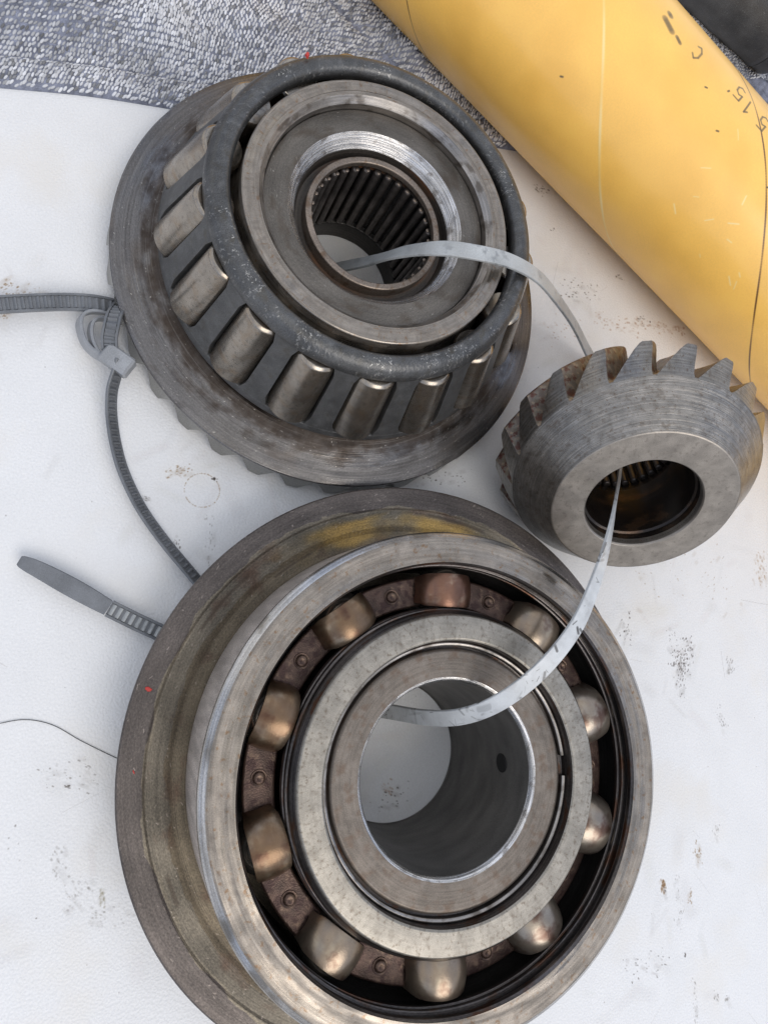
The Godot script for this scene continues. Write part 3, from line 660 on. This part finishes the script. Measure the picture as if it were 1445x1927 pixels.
# ------------------------------------------------------------------ the bevel gear lying on its teeth
const GB := [5.03, 6.9, 7.71]      # radii: face edge, root, tip
const GD := [0.0, 2.3, 4.35]       # their depths behind the face
func bevel_gear() -> void:
	var dw := Vector3(0.238188, -0.560217, -0.793362).normalized()
	var A := Vector3(0.930636, 0.365317, 0.021439).normalized()
	var up := -dw
	var B := A.cross(up).normalized()
	A = up.cross(B).normalized()
	var D := 10.0
	var face := Vector3(26.9128, 8.8404, -6.7958)
	var t := thing("bevel_gear", "grey conical gear tipped on its side with spiral teeth, beside the yellow tube", "gear", face + dw * D, Basis(A, up, B))
	var apex := 15.7
	var body := [[3.9, D - 9.0], [3.9, D - 8.6]]
	var k0: float = (apex - 8.0) / (apex - GD[1])
	part("gear_body", turned([[3.2, D - 8.9], [6.9 * k0 - 0.2, D - 8.6, 0.1], [6.9 * k0, D - 8.0, 0.1], [6.86, D - 2.4, 0.0]], 160, 2.0, 8.0), M.tooth, t)
	part("back_cone", turned([[6.92, D - 2.33, 0.0], [5.03, D - 0.02, 0.0]], 240, 2.0, 4.0), M.gear, t)
	part("end_face", turned([[5.05, D - 0.04, 0.0], [4.97, D, 0.03], [3.22, D, 0.02], [3.14, D - 0.1, 0.03], [3.12, D - 0.5]], 200, 1.0, 4.0), M.gear_face, t)
	part("bore_wall", turned([[3.13, D - 0.3], [3.12, D - 0.9, 0.02], [2.98, D - 0.98, 0.02], [2.95, D - 4.6, 0.05], [3.2, D - 4.7, 0.02], [3.2, D - 8.2, 0.05], [2.8, D - 8.3, 0.05], [2.8, D - 9.0]], 128, 1.0, 6.0), M.oily, t)
	var nm := turned([[0.0, 0.0], [0.2, 0.02, 0.05], [0.24, 0.12, 0.05], [0.24, 2.6, 0.05], [0.2, 2.7, 0.05], [0.0, 2.72]], 12, 1.0, 4.0)
	for k in 34:
		var th := deg_to_rad(k * 360.0 / 34)
		part("needle_roller", nm, M.needle, t).position = Vector3(cos(th) * 3.08, D - 8.0, sin(th) * 3.08) * S
	# one tooth: across (angle) by along (towards the apex), then turned into place
	var twist := deg_to_rad(4.4)
	var half := deg_to_rad(9.0)
	var across := [[-9.0, 0.0], [-8.4, 0.02], [-7.4, 0.14], [-5.8, 0.42], [-4.0, 0.78], [-2.9, 0.95], [-2.2, 1.0], [1.4, 1.0], [2.1, 0.95], [3.2, 0.78], [5.1, 0.42], [6.8, 0.14], [8.0, 0.02], [9.0, 0.0]]
	var rows := []
	for s in 11:
		var f := s / 10.0 * 0.44
		var row := []
		for q in across:
			var g: float = q[1]
			var r := lerpf(GB[1], GB[2], g)
			var dp := lerpf(GD[1], GD[2], g)
			var r2 := r * (1.0 - f)
			var d2 := lerpf(dp, apex, f)
			var th: float = deg_to_rad(q[0]) + twist * (d2 - GD[1])
			row.append(Vector3(r2 * cos(th), D - d2, r2 * sin(th)))
		rows.append(row)
	var mb := MB.new()
	mb.grid(rows, false, true)
	if mb.n[6].x < 0:
		for k in mb.n.size(): mb.n[k] = -mb.n[k]
		var ii := mb.i.duplicate()
		for k in range(0, ii.size(), 3):
			mb.i[k + 1] = ii[k + 2]; mb.i[k + 2] = ii[k + 1]
	var tm := mb.mesh()
	# the end of the tooth, continuing the turned back cone
	var eb := MB.new()
	for x in across.size() - 1:
		for q in 4:
			var quad := []
			for c in [[x, q], [x + 1, q], [x + 1, q + 1], [x, q + 1]]:
				var g: float = across[c[0]][1] * c[1] / 4.0
				var dp := lerpf(GD[1], GD[2], g) - 0.004
				var th: float = deg_to_rad(across[c[0]][0]) + twist * (dp - GD[1])
				quad.append(Vector3(lerpf(GB[1], GB[2], g) * cos(th), D - dp, lerpf(GB[1], GB[2], g) * sin(th)))
			if across[x][1] + across[x + 1][1] > 0.0:
				var area: float = (quad[1] - quad[0]).cross(quad[2] - quad[0]).length() + (quad[2] - quad[0]).cross(quad[3] - quad[0]).length()
				if area > 1e-5: eb.flat(quad, Vector3(1, 1, 0), quad.map(func(p3): return Vector2(atan2(p3.z, p3.x) / TAU * 2.0, (7.0 - Vector2(p3.x, p3.z).length()) / 4.0)))
	var em := eb.mesh()
	for k in 20:
		var to := part("tooth", tm, M.tooth, t)
		to.rotation.y = -deg_to_rad(4.2 + k * 18.0)
		part("tooth_end", em, M.gear, to)

# ------------------------------------------------------------------ zip ties
func strap(mb: MB, teeth: MB, pts: Array, tooth_side: float, widths = null, hint := Vector3.UP, w := 0.84, t := 0.17, hint2 = null, around = null) -> void:
	var c := spline(pts, 0.09)
	var n := c.size()
	var hw := w / 2
	var sec := [Vector2(-hw + 0.03, -t / 2), Vector2(hw - 0.03, -t / 2), Vector2(hw, -t / 2 + 0.03), Vector2(hw, t / 2 - 0.02), Vector2(hw - 0.02, t / 2), Vector2(hw - 0.13, t / 2), Vector2(hw - 0.15, t / 2 - 0.10), Vector2(-hw + 0.15, t / 2 - 0.10), Vector2(-hw + 0.13, t / 2), Vector2(-hw + 0.02, t / 2), Vector2(-hw, t / 2 - 0.02), Vector2(-hw, -t / 2 + 0.03)]
	if tooth_side == 0.0:
		sec = [Vector2(-hw + 0.04, -t / 2), Vector2(hw - 0.04, -t / 2), Vector2(hw, -t / 2 + 0.04), Vector2(hw, t / 2 - 0.04), Vector2(hw - 0.04, t / 2), Vector2(-hw + 0.04, t / 2), Vector2(-hw, t / 2 - 0.04), Vector2(-hw, -t / 2 + 0.04)]
	var fr := []
	for k in n:
		var T: Vector3 = (c[mini(k + 1, n - 1)] - c[maxi(k - 1, 0)]).normalized()
		var hh := hint if hint2 == null else hint.lerp(hint2, smoothstep(0.0, 1.0, float(k) / n))
		if around != null:
			hh = ((c[k] - around) * Vector3(1, 0, 1)).normalized() + Vector3(0, 0.25, 0)
		var W := hh.cross(T)
		if W.length() < 0.05 and fr.size(): W = fr[-1][0]
		W = (W - T * W.dot(T)).normalized()
		if fr.size() and W.dot(fr[-1][0]) < 0: W = -W
		var N := T.cross(W)
		fr.append([W, N, T])
	var sgn := -1.0 if tooth_side < 0 else 1.0
	for e in sec.size():
		var a: Vector2 = sec[e]; var b: Vector2 = sec[(e + 1) % sec.size()]
		var dd := (b - a).normalized()
		var nn := Vector2(dd.y, -dd.x)
		var base := mb.p.size()
		for k in n:
			var f: Array = fr[k]
			var sc: float = widths.call(float(k) / (n - 1)) if widths != null else 1.0
			var no: Vector3 = (f[0] * nn.x + f[1] * nn.y * sgn).normalized()
			mb.v(c[k] + f[0] * a.x * sc + f[1] * a.y * sgn, no, Vector2(k * 0.02, 0))
			mb.v(c[k] + f[0] * b.x * sc + f[1] * b.y * sgn, no, Vector2(k * 0.02, 0.1))
		for k in n - 1:
			mb.quad(base + k * 2, base + k * 2 + 1, base + k * 2 + 3, base + k * 2 + 2)
	for k in [0, n - 1]:
		var f: Array = fr[k]
		var pts2 := []
		var sc: float = widths.call(float(k) / (n - 1)) if widths != null else 1.0
		for q in sec: pts2.append(c[k] + f[0] * q.x * sc + f[1] * q.y * sgn)
		mb.flat([pts2[0], pts2[1], pts2[3] if tooth_side != 0 else pts2[3], pts2[-2] if tooth_side != 0 else pts2[-2]], f[2] * (-1.0 if k == 0 else 1.0))
	if tooth_side != 0.0:
		var d := 0.2
		while d < (n - 2) * 0.09:
			var k := int(d / 0.09)
			var f: Array = fr[k]
			var up: Vector3 = f[1] * sgn
			var o: Vector3 = c[k] + up * (t / 2 - 0.105)
			var W: Vector3 = f[0] * (hw - 0.17)
			var T: Vector3 = f[2] * 0.09
			var top := up * 0.115
			teeth.flat([o - W - T, o + W - T, o + W + top + T * 0.4, o - W + top + T * 0.4], up - f[2])
			teeth.flat([o - W + top + T * 0.4, o + W + top + T * 0.4, o + W * 1.0 + T * 1.1 + top * 0.9, o - W + T * 1.1 + top * 0.9], up)
			teeth.flat([o - W + T * 1.1 + top * 0.9, o + W + T * 1.1 + top * 0.9, o + W + T * 1.3, o - W + T * 1.3], f[2])
			teeth.flat([o - W - T, o - W + top + T * 0.4, o - W + T * 1.1 + top * 0.9, o - W + T * 1.3], -f[0])
			teeth.flat([o + W - T, o + W + top + T * 0.4, o + W + T * 1.1 + top * 0.9, o + W + T * 1.3], f[0])
			d += 0.36

func tie(label: String, m: Material, runs: Array) -> Node3D:
	var o: Vector3 = runs[0].pts[0]
	o.y = 0
	var t := thing("zip_tie", label, "zip tie", o, Basis(), "grey plastic zip ties threading the parts")
	for r in runs:
		var mb := MB.new(); var te := MB.new()
		var pts: Array = r.pts.map(func(q): return q - o)
		strap(mb, te, pts, r.get("side", -1.0), r.get("widths", null), r.get("hint", Vector3.UP), r.get("w", 0.84), 0.17, r.get("hint2", null), r.around - o if r.has("around") else null)
		part("strap" if not r.has("tip") else "tip", mb, M.tie_head if r.has("around") else m, t)
		if te.p.size(): part("ratchet_teeth", te, r.get("teeth", m), t).set_meta("kind", "stuff")
	return t

func V(x: float, y: float, z: float) -> Vector3:
	return Vector3(x, y, z)

func zip_ties() -> void:
	tie("grey zip tie arching from the crown gear bore over to the small conical gear", M.tie_grey, [{"pts": [V(9.2, 0.3, -21.4), V(10.2, 0.7, -21.45), V(11.2, 2.6, -21.1), V(12.3, 5, -20.5), V(13.24, 7.6, -19.85), V(14.5, 9.45, -19.3), V(16.33, 9.95, -19.16), V(18.4, 9.75, -19.2), V(20.7, 8.8, -19.2), V(23.3, 6.9, -19.1), V(26.3, 4.3, -19.1), V(29.0, 1.9, -18.7), V(31.0, 0.6, -17.9), V(32.5, 0.3, -16.5)], "side": -1.0}])
	tie("scuffed white zip tie hanging from the conical gear bore into the ball bearing bore", M.tie_white, [{"pts": [V(30.2, 2.9, -13.0), V(29.2, 4.3, -10.4), V(27.3, 6.4, -8.7), V(25.5, 8.3, -7.1), V(23.9, 9.8, -5.3), V(22.6, 10.7, -3.5), V(21.34, 11.1, -1.45), V(20.45, 11.1, -0.05), V(19.26, 10.8, 1.4), V(18.0, 10.2, 2.65), V(16.85, 9.2, 3.6), V(15.92, 7.6, 4.2), V(15.1, 5.5, 4.4), V(14.25, 3.2, 4.35), V(13.2, 1.2, 4.25), V(12.0, 0.25, 4.0)], "side": -1.0, "w": 0.84, "hint": Vector3(0.85, 0.5, 0.25), "hint2": Vector3(-0.7, 0.95, 0.3)}])
	# the tail that lies on the table, tip to the left
	var tipw := func(f: float) -> float: return clampf(0.55 + 0.95 * sqrt(f) if f < 0.14 else 0.9 + 0.22 * sin((f - 0.14) * 3.4), 0.5, 1.14)
	tie("dark grey zip tie tail sticking out left from under the ball bearing", M.tie_dark, [
		{"pts": [V(-4.62, 0.62, -3.42), V(-3.55, 0.8, -2.9), V(-1.77, 0.8, -1.93), V(-0.3, 0.72, -1.1)], "side": 0.0, "widths": tipw, "w": 0.86, "tip": true},
		{"pts": [V(-0.32, 0.72, -1.11), V(0.9, 0.66, -0.5), V(2.2, 0.6, 0.11), V(4.14, 0.4, 1.01), V(6.0, 0.25, 1.82)], "side": 1.0, "w": 0.9, "teeth": M.tie_grey}])  # ridges in a paler grey: their reflection is put into the colour
	# the one with its ratchet head at the rim of the crown gear
	var t := tie("dark grey zip tie with its square head against the crown gear rim", M.tie_dark, [
		{"pts": [V(-0.50, 1.95, -14.05), V(-0.72, 1.5, -13.2), V(-0.86, 1.2, -12.4), V(-0.80, 0.9, -11.2), V(-0.5, 0.75, -9.7), V(0.0, 0.7, -8.2), V(0.95, 0.65, -6.4), V(2.25, 0.6, -4.65), V(3.7, 0.5, -3.0), V(4.9, 0.4, -1.6), V(6.2, 0.3, -0.1)], "side": 1.0, "hint": Vector3(0.75, 0.62, -0.25), "hint2": Vector3(0.6, 0.75, -0.45)},
		{"pts": [V(-9.5, 1.0, -15.9), V(-7.4, 1.0, -16.3), V(-6.5, 1.0, -16.5), V(-5.0, 1.0, -16.85), V(-3.5, 1.0, -17.16), V(-2.2, 0.9, -17.36), V(-1.3, 0.6, -17.47), V(-0.2, 0.35, -17.4)], "side": 1.0, "w": 0.98},
		{"pts": [V(-1.2, 1.6, -14.0), V(-1.51, 1.5, -14.18), V(-2.0, 1.35, -14.52), V(-2.43, 1.2, -15.10), V(-2.67, 1.1, -15.94), V(-2.58, 1.0, -16.51), V(-2.21, 0.95, -16.83), V(-1.69, 0.85, -16.93), V(-1.1, 0.6, -16.95), V(-0.5, 0.5, -16.9)], "side": 0.0, "around": V(-1.73, 1.2, -15.57)},
		{"pts": [V(-1.0, 1.7, -14.3), V(-1.12, 2.3, -14.9), V(-1.05, 2.45, -15.6), V(-0.95, 2.1, -16.4), V(-0.75, 1.3, -17.2), V(-0.4, 0.5, -17.9)], "side": 1.0, "hint": Vector3(-0.2, 0.95, 0.2)},
		{"pts": [V(-0.9, 1.7, -13.9), V(-1.23, 1.6, -13.98), V(-1.68, 1.5, -14.40), V(-2.0, 1.4, -15.07), V(-2.1, 1.3, -15.74), V(-2.0, 1.2, -16.2), V(-1.7, 1.0, -16.5), V(-1.1, 0.8, -16.6)], "side": 0.0, "around": V(-1.2, 1.2, -15.4), "w": 0.7}])
	var hb := MB.new()
	chamfer_box(hb, Vector3(1.62, 0.9, 1.08), 0.1)
	lathe_ring_slot(hb)
	var head := part("ratchet_head", hb, M.tie_head, t)
	head.transform = Transform3D(Basis(Vector3.UP, deg_to_rad(-33)).rotated(Vector3(0.5, 0, 0.8).normalized(), 0.12), (V(-0.66, 1.75, -14.0) - V(-0.50, 0, -14.05)) * S)

func lathe_ring_slot(hb: MB) -> void:   # the pawl window on the head
	hb.flat([V(0.25, 0.479, -0.3), V(0.7, 0.479, -0.3), V(0.7, 0.479, 0.3), V(0.25, 0.479, 0.3)], Vector3.UP)

func chamfer_box(mb: MB, size: Vector3, b: float) -> void:
	var h := size / 2
	for ax in 3:
		for sg in [-1.0, 1.0]:
			var u := (ax + 1) % 3; var w := (ax + 2) % 3
			var q := []
			for c in [[-1, -1], [1, -1], [1, 1], [-1, 1]]:
				var p := Vector3.ZERO
				p[ax] = sg * h[ax]; p[u] = c[0] * (h[u] - b); p[w] = c[1] * (h[w] - b)
				q.append(p)
			var o := Vector3.ZERO
			o[ax] = sg
			mb.flat(q, o)
	for ax in 3:
		var u := (ax + 1) % 3; var w := (ax + 2) % 3
		for s1 in [-1.0, 1.0]:
			for s2 in [-1.0, 1.0]:
				var q := []
				for c in [[-1, 0], [1, 0], [1, 1], [-1, 1]]:
					var p := Vector3.ZERO
					p[ax] = c[0] * (h[ax] - b)
					p[u] = s1 * (h[u] if c[1] == 0 else h[u] - b)
					p[w] = s2 * (h[w] - b if c[1] == 0 else h[w])
					q.append(p)
				var o := Vector3.ZERO
				o[u] = s1; o[w] = s2
				mb.flat(q, o)
	for a in [-1.0, 1.0]:
		for c in [-1.0, 1.0]:
			for e in [-1.0, 1.0]:
				mb.flat([V(a * h.x, c * (h.y - b), e * (h.z - b)), V(a * (h.x - b), c * h.y, e * (h.z - b)), V(a * (h.x - b), c * (h.y - b), e * h.z)], V(a, c, e))

# ------------------------------------------------------------------ cloth, tube, canister, bits
var fold := FastNoiseLite.new()
var fold2 := FastNoiseLite.new()
func hem(x: float) -> float:   # where the towel ends, by x
	return -30.62 - 0.138 * x + 0.10 * sin(x * 0.5)
const TPHI := 0.65487
const TOFF := -44.79
const TR := 6.05
func cloth_h(x: float, z: float) -> float:
	var d := hem(x) - z
	if d < 0.0: return 0.05
	var h := 0.42 * sqrt(clampf(d / 0.35, 0.0, 1.0))
	var seam := absf(d - 1.75)
	h -= 0.16 * exp(-seam * seam / 0.03)
	h += 0.08 * exp(-pow(d - 0.95, 2.0) / 0.4)
	var grow := smoothstep(1.8, 6.0, d)
	h += grow * (0.55 + 2.3 * maxf(0.0, fold.get_noise_2d(x, z)) + 0.5 * fold2.get_noise_2d(x, z))
	# pressed down under the crown gear, the tube and the canister
	var g := Vector2(x - 11.59, z + 21.19).length()
	h = minf(h, maxf(0.35, (g - 13.3) * 0.8 + 0.35))
	var s := -sin(TPHI) * x + cos(TPHI) * z - TOFF
	if absf(s) < TR: h = minf(h, maxf(0.04, TR - sqrt(TR * TR - s * s) - 0.03))
	elif absf(s) < TR + 5.0: h = minf(h, 1.0 + (absf(s) - TR) * 0.3)
	var cp := deg_to_rad(26.5)
	var s2 := -sin(cp) * x + cos(cp) * z + 65.5
	var al := cos(cp) * x + sin(cp) * z
	if absf(s2) < 4.6 and al < 24.0: h = minf(h, maxf(0.36, 4.38 - sqrt(maxf(0.0, 16.0 - s2 * s2))))
	return h

func towel() -> void:
	fold.seed = 41; fold.frequency = 0.075; fold.fractal_octaves = 2
	fold2.seed = 43; fold2.frequency = 0.2; fold2.fractal_octaves = 2
	var t := thing("towel", "crumpled grey and white melange knit towel behind the crown gear", "towel", Vector3(10, 0, -45))
	var o := Vector3(10, 0, -45)
	var rows := []
	for j in 120:
		var f := j / 119.0
		var row := []
		for k in 200:
			var x := lerpf(-30.0, 75.0, k / 199.0)
			var z := hem(x) + 0.02 - f * f * 46.0 - f * 4.0
			row.append(Vector3(x, cloth_h(x, z), z) - o)
		rows.append(row)
	var low := []
	for q in rows[0]: low.append(Vector3(q.x, 0.01, q.z + 0.02))
	rows.push_front(low)
	var mb := MB.new()
	mb.grid(rows)
	if mb.n[mb.n.size() / 2].y < 0:
		for k in mb.n.size(): mb.n[k] = -mb.n[k]
		var ii := mb.i.duplicate()
		for k in range(0, ii.size(), 3):
			mb.i[k + 1] = ii[k + 2]; mb.i[k + 2] = ii[k + 1]
	part("cloth", mb, M.cloth, t)
	# every stitch a small lump of pale yarn
	var sm := SphereMesh.new()
	sm.radius = 0.5; sm.height = 1.0; sm.radial_segments = 8; sm.rings = 5
	var warp := FastNoiseLite.new()
	warp.seed = 51; warp.frequency = 0.045; warp.fractal_octaves = 2
	var tone := FastNoiseLite.new()
	tone.seed = 53; tone.frequency = 0.07; tone.fractal_octaves = 3
	var tr := []; var co := []
	for j in 140:
		for k in 350:
			var x := -16.0 + k * 0.20 + (0.10 if j % 2 else 0.0)
			var d := 0.12 + j * 0.255
			var wx := warp.get_noise_2d(x, d) * 2.2
			var wz := warp.get_noise_2d(x + 90.0, d) * 1.6 * smoothstep(1.5, 5.0, d)
			x += wx * smoothstep(1.2, 5.0, d) + rng.randfn() * 0.028
			var z := hem(x) - d - wz + rng.randfn() * 0.035
			if z > hem(x) - 0.05: continue
			# leave out what lies under the tube, under the canister or far outside the picture
			var s := -sin(TPHI) * x + cos(TPHI) * z - TOFF
			if s < 1.6 and s > -4.4: continue
			if x > 24.0 + maxf(0.0, -z - 36.0) * 2.4 or z < -39.0 - maxf(0.0, x + 8.0) * 0.36 - 3.0: continue
			var e := 0.12
			var h := cloth_h(x, z)
			var nx := Vector3(e, cloth_h(x + e, z) - h, 0)
			var nz := Vector3(0, cloth_h(x, z + e) - h, e)
			var up := nz.cross(nx).normalized()
			var ang := 0.45 + 0.5 * warp.get_noise_2d(x + 40.0, d) * smoothstep(1.5, 5.0, d) + rng.randfn() * 0.15
			var along := Vector3(sin(ang), 0, -cos(ang))
			along = (along - up * along.dot(up)).normalized()
			var sz := rng.randf_range(0.85, 1.12)
			var b := Basis(along.cross(up) * 0.150 * sz * S, along * 0.33 * sz * S, up * 0.12 * S)
			tr.append(Transform3D(b, (Vector3(x, h + 0.012, z) - o) * S))
			var v := 0.62 + 0.42 * tone.get_noise_2d(x, d) + rng.randfn() * 0.09
			if rng.randf() < 0.10: v *= 0.4
			v = clampf(v, 0.12, 0.80)
			co.append(Color(v * 0.97, v * 0.985, v * 1.025))
	var mm := MultiMesh.new()
	mm.transform_format = MultiMesh.TRANSFORM_3D
	mm.use_colors = true
	mm.mesh = sm
	mm.instance_count = tr.size()
	for k in tr.size():
		mm.set_instance_transform(k, tr[k])
		mm.set_instance_color(k, co[k])
	var mi := MultiMeshInstance3D.new()
	mi.name = "stitches"
	mi.multimesh = mm
	mi.material_override = M.stitch
	t.add_child(mi)
	mi.set_meta("kind", "stuff")

func axis_basis(phi: float) -> Basis:   # y along the axis, x up
	var d := Vector3(cos(phi), 0, sin(phi))
	return Basis(Vector3.UP, d, Vector3.UP.cross(d))

func tube() -> void:
	var s := Vector3(-sin(TPHI), 0, cos(TPHI))
	var t := thing("cardboard_tube", "thick yellow kraft cardboard tube lying across the upper right corner", "tube", s * TOFF + Vector3(0, TR, 0), axis_basis(TPHI))
	var mb := MB.new()
	var seg := 160
	var rows := []; var uvs := []
	for j in 60:
		var y := -40.0 + 85.0 * j / 59.0
		var row := []; var ur := []
		for k in seg + 1:
			var th := k / float(seg) * TAU
			var dent := TR + 0.035 * fold2.get_noise_3d(cos(th) * 5.0, y * 0.35, sin(th) * 5.0)
			row.append(Vector3(cos(th) * dent, y, sin(th) * dent)); ur.append(Vector2(k / float(seg) + 0.5, (y + 40.0) / 85.0))
		rows.append(row); uvs.append(ur)
	mb.grid(rows, false, false, uvs)
	if mb.n[10].dot(mb.p[10]) < 0 and absf(mb.n[10].y) < 0.5:
		pass
	var flipn := mb.n[10].x * mb.p[10].x + mb.n[10].z * mb.p[10].z < 0
	if flipn:
		for k in mb.n.size(): mb.n[k] = -mb.n[k]
		var ii := mb.i.duplicate()
		for k in range(0, ii.size(), 3):
			mb.i[k + 1] = ii[k + 2]; mb.i[k + 2] = ii[k + 1]
	part("paper_wrap", mb, M.tube, t)
	part("tube_wall", turned([[5.3, -40.0], [6.0, -40.0, 0.0], [6.0, 45.0, 0.0], [5.3, 45.0, 0.0], [5.3, -40.0]], 96, 1.0, 8.0), M.board, t)

func canister() -> void:
	var cp := deg_to_rad(26.5)
	var s := Vector3(-sin(cp), 0, cos(cp))
	var t := thing("canister", "scratched black plastic canister lying behind the yellow tube, cut off by the frame", "canister", s * -65.5 + Vector3(0, 4.4, 0), axis_basis(cp))
	part("body", turned([[0.0, -22.0], [4.0, -22.0, 0.4], [4.0, 20.9, 0.0], [4.05, 21.0, 0.05], [4.05, 21.35, 0.06], [3.9, 21.45, 0.04]], 96, 1.0, 8.0), M.canister, t)
	part("cap", turned([[3.7, 21.3], [3.95, 21.5, 0.03], [3.97, 22.6, 0.4], [3.4, 23.1, 0.3], [0.0, 23.2]], 96, 1.0, 8.0), M.canister, t)

func bits() -> void:
	var pts := [V(-9.0, 0.04, 5.9), V(-7.0, 0.05, 5.15), V(-5.63, 0.06, 4.65), V(-4.96, 0.06, 4.46), V(-3.81, 0.05, 4.33), V(-2.6, 0.05, 4.64), V(-1.33, 0.06, 5.41), V(-0.31, 0.05, 5.98), V(0.6, 0.04, 6.45), V(1.6, 0.04, 6.8)]
	var c := spline(pts, 0.12)
	var mb := MB.new()
	var rows := []
	for k in c.size():
		var T: Vector3 = (c[mini(k + 1, c.size() - 1)] - c[maxi(k - 1, 0)]).normalized()
		var W := Vector3.UP.cross(T).normalized()
		var row := []
		for q in 6: row.append(c[k] - c[0] + W * cos(q / 6.0 * TAU) * 0.018 + Vector3.UP * sin(q / 6.0 * TAU) * 0.018)
		rows.append(row)
	mb.grid(rows, true)
	var o := part("hair", mb, M.hair)
	o.position = c[0] * S
	tag(o, "single dark hair curling over the white table, left of the ball bearing", "hair")
	var f := part("paint_chip", fleck(0.18, 0.11, 0.14, 9), M.red)
	f.position = V(7.42, 9.02, -28.62) * S
	tag(f, "tiny red paint chip on the far rim of the roller bearing cage", "paint chip")

# ------------------------------------------------------------------ setting
func table() -> void:
	var mb := MB.new()
	var q := [V(-15, 0, -45), V(60, 0, -45), V(60, 0, 30), V(-15, 0, 30)]
	mb.flat(q, Vector3.UP, [Vector2(0, 0), Vector2(1, 0), Vector2(1, 1), Vector2(0, 1)])
	var x := [-70.0, -15.0, 60.0, 110.0]; var z := [-100.0, -45.0, 30.0, 70.0]
	for a in 3:
		for b in 3:
			if a == 1 and b == 1: continue
			var uv := func(px: float, pz: float) -> Vector2: return Vector2((px + 15.0) / 75.0, (pz + 45.0) / 75.0)
			mb.flat([V(x[a], 0, z[b]), V(x[a + 1], 0, z[b]), V(x[a + 1], 0, z[b + 1]), V(x[a], 0, z[b + 1])], Vector3.UP, [uv.call(x[a], z[b]), uv.call(x[a + 1], z[b]), uv.call(x[a + 1], z[b + 1]), uv.call(x[a], z[b + 1])])
	mb.flat([V(-70, 0, 70), V(110, 0, 70), V(110, -3, 70), V(-70, -3, 70)], Vector3.BACK)
	mb.flat([V(-70, 0, -100), V(110, 0, -100), V(110, -3, -100), V(-70, -3, -100)], Vector3.FORWARD)
	mb.flat([V(-70, 0, -100), V(-70, 0, 70), V(-70, -3, 70), V(-70, -3, -100)], Vector3.LEFT)
	mb.flat([V(110, 0, -100), V(110, 0, 70), V(110, -3, 70), V(110, -3, -100)], Vector3.RIGHT)
	mb.flat([V(-70, -3, -100), V(110, -3, -100), V(110, -3, 70), V(-70, -3, 70)], Vector3.DOWN)
	part("table", mb, M.table).set_meta("kind", "structure")

func sky_image() -> Image:
	var w := 512; var h := 256
	var f := FastNoiseLite.new()
	f.seed = 71; f.frequency = 0.9; f.fractal_octaves = 4
	var im := Image.create(w, h, false, Image.FORMAT_RGBF)
	for y in h:
		var e := PI / 2 - (y + 0.5) / h * PI
		for x in w:
			var a := (x + 0.5) / w * TAU
			if e < 0:
				im.set_pixel(x, y, Color(0.30, 0.29, 0.28))
				continue
			var d := Vector3(cos(e) * sin(a), sin(e), cos(e) * cos(a))
			var c := smoothstep(-0.25, 0.35, f.get_noise_3d(d.x * 1.6, d.y * 1.6, d.z * 1.6))
			var col := Color(0.52, 0.70, 1.08).lerp(Color(1.08, 1.07, 1.06), 0.30 + 0.70 * c)
			var l := 0.92 + 0.18 * sin(e)
			im.set_pixel(x, y, Color(col.r * l, col.g * l, col.b * l))
	return im

func _ready() -> void:
	rng.seed = 12345
	# camera: a phone held over the table, tilted to the right
	var cam := Camera3D.new()
	cam.name = "camera"
	var right := Vector3(0.9367308, 0.3500506, 0.0)
	var down := Vector3(0.0574642, -0.1537734, 0.9864338)
	var fwd := Vector3(0.3453017, -0.9240229, -0.1641597)
	cam.transform = Transform3D(Basis(right, -down, -fwd).orthonormalized(), Vector3(0, 40, 0) * S)
	cam.fov = rad_to_deg(2.0 * atan(963.5 / 1337.0))
	cam.near = 0.01
	cam.far = 20.0
	add_child(cam)
	# a bright, broken overcast
	var we := WorldEnvironment.new()
	we.name = "world"
	var env := Environment.new()
	env.background_mode = Environment.BG_SKY
	var sky := Sky.new()
	var pm := PanoramaSkyMaterial.new()
	pm.panorama = ImageTexture.create_from_image(sky_image())
	sky.sky_material = pm
	env.sky = sky
	env.background_energy_multiplier = 1.0
	env.tonemap_mode = Environment.TONE_MAPPER_LINEAR
	env.tonemap_exposure = 0.885
	env.sdfgi_enabled = true; env.ssao_enabled = true; env.ssil_enabled = true
	we.environment = env
	add_child(we)
	var sun := DirectionalLight3D.new()
	sun.name = "sun"
	sun.light_energy = 0.5
	sun.light_color = Color(1.0, 0.97, 0.93)
	sun.light_angular_distance = 38.0
	sun.shadow_enabled = true
	add_child(sun)
	sun.look_at_from_position(Vector3(0.30, 1.0, 0.80), Vector3.ZERO)
	make_materials()
	table()
	towel()
	tube()
	canister()
	crown_gear()
	ball_bearing()
	bevel_gear()
	zip_ties()
	bits()
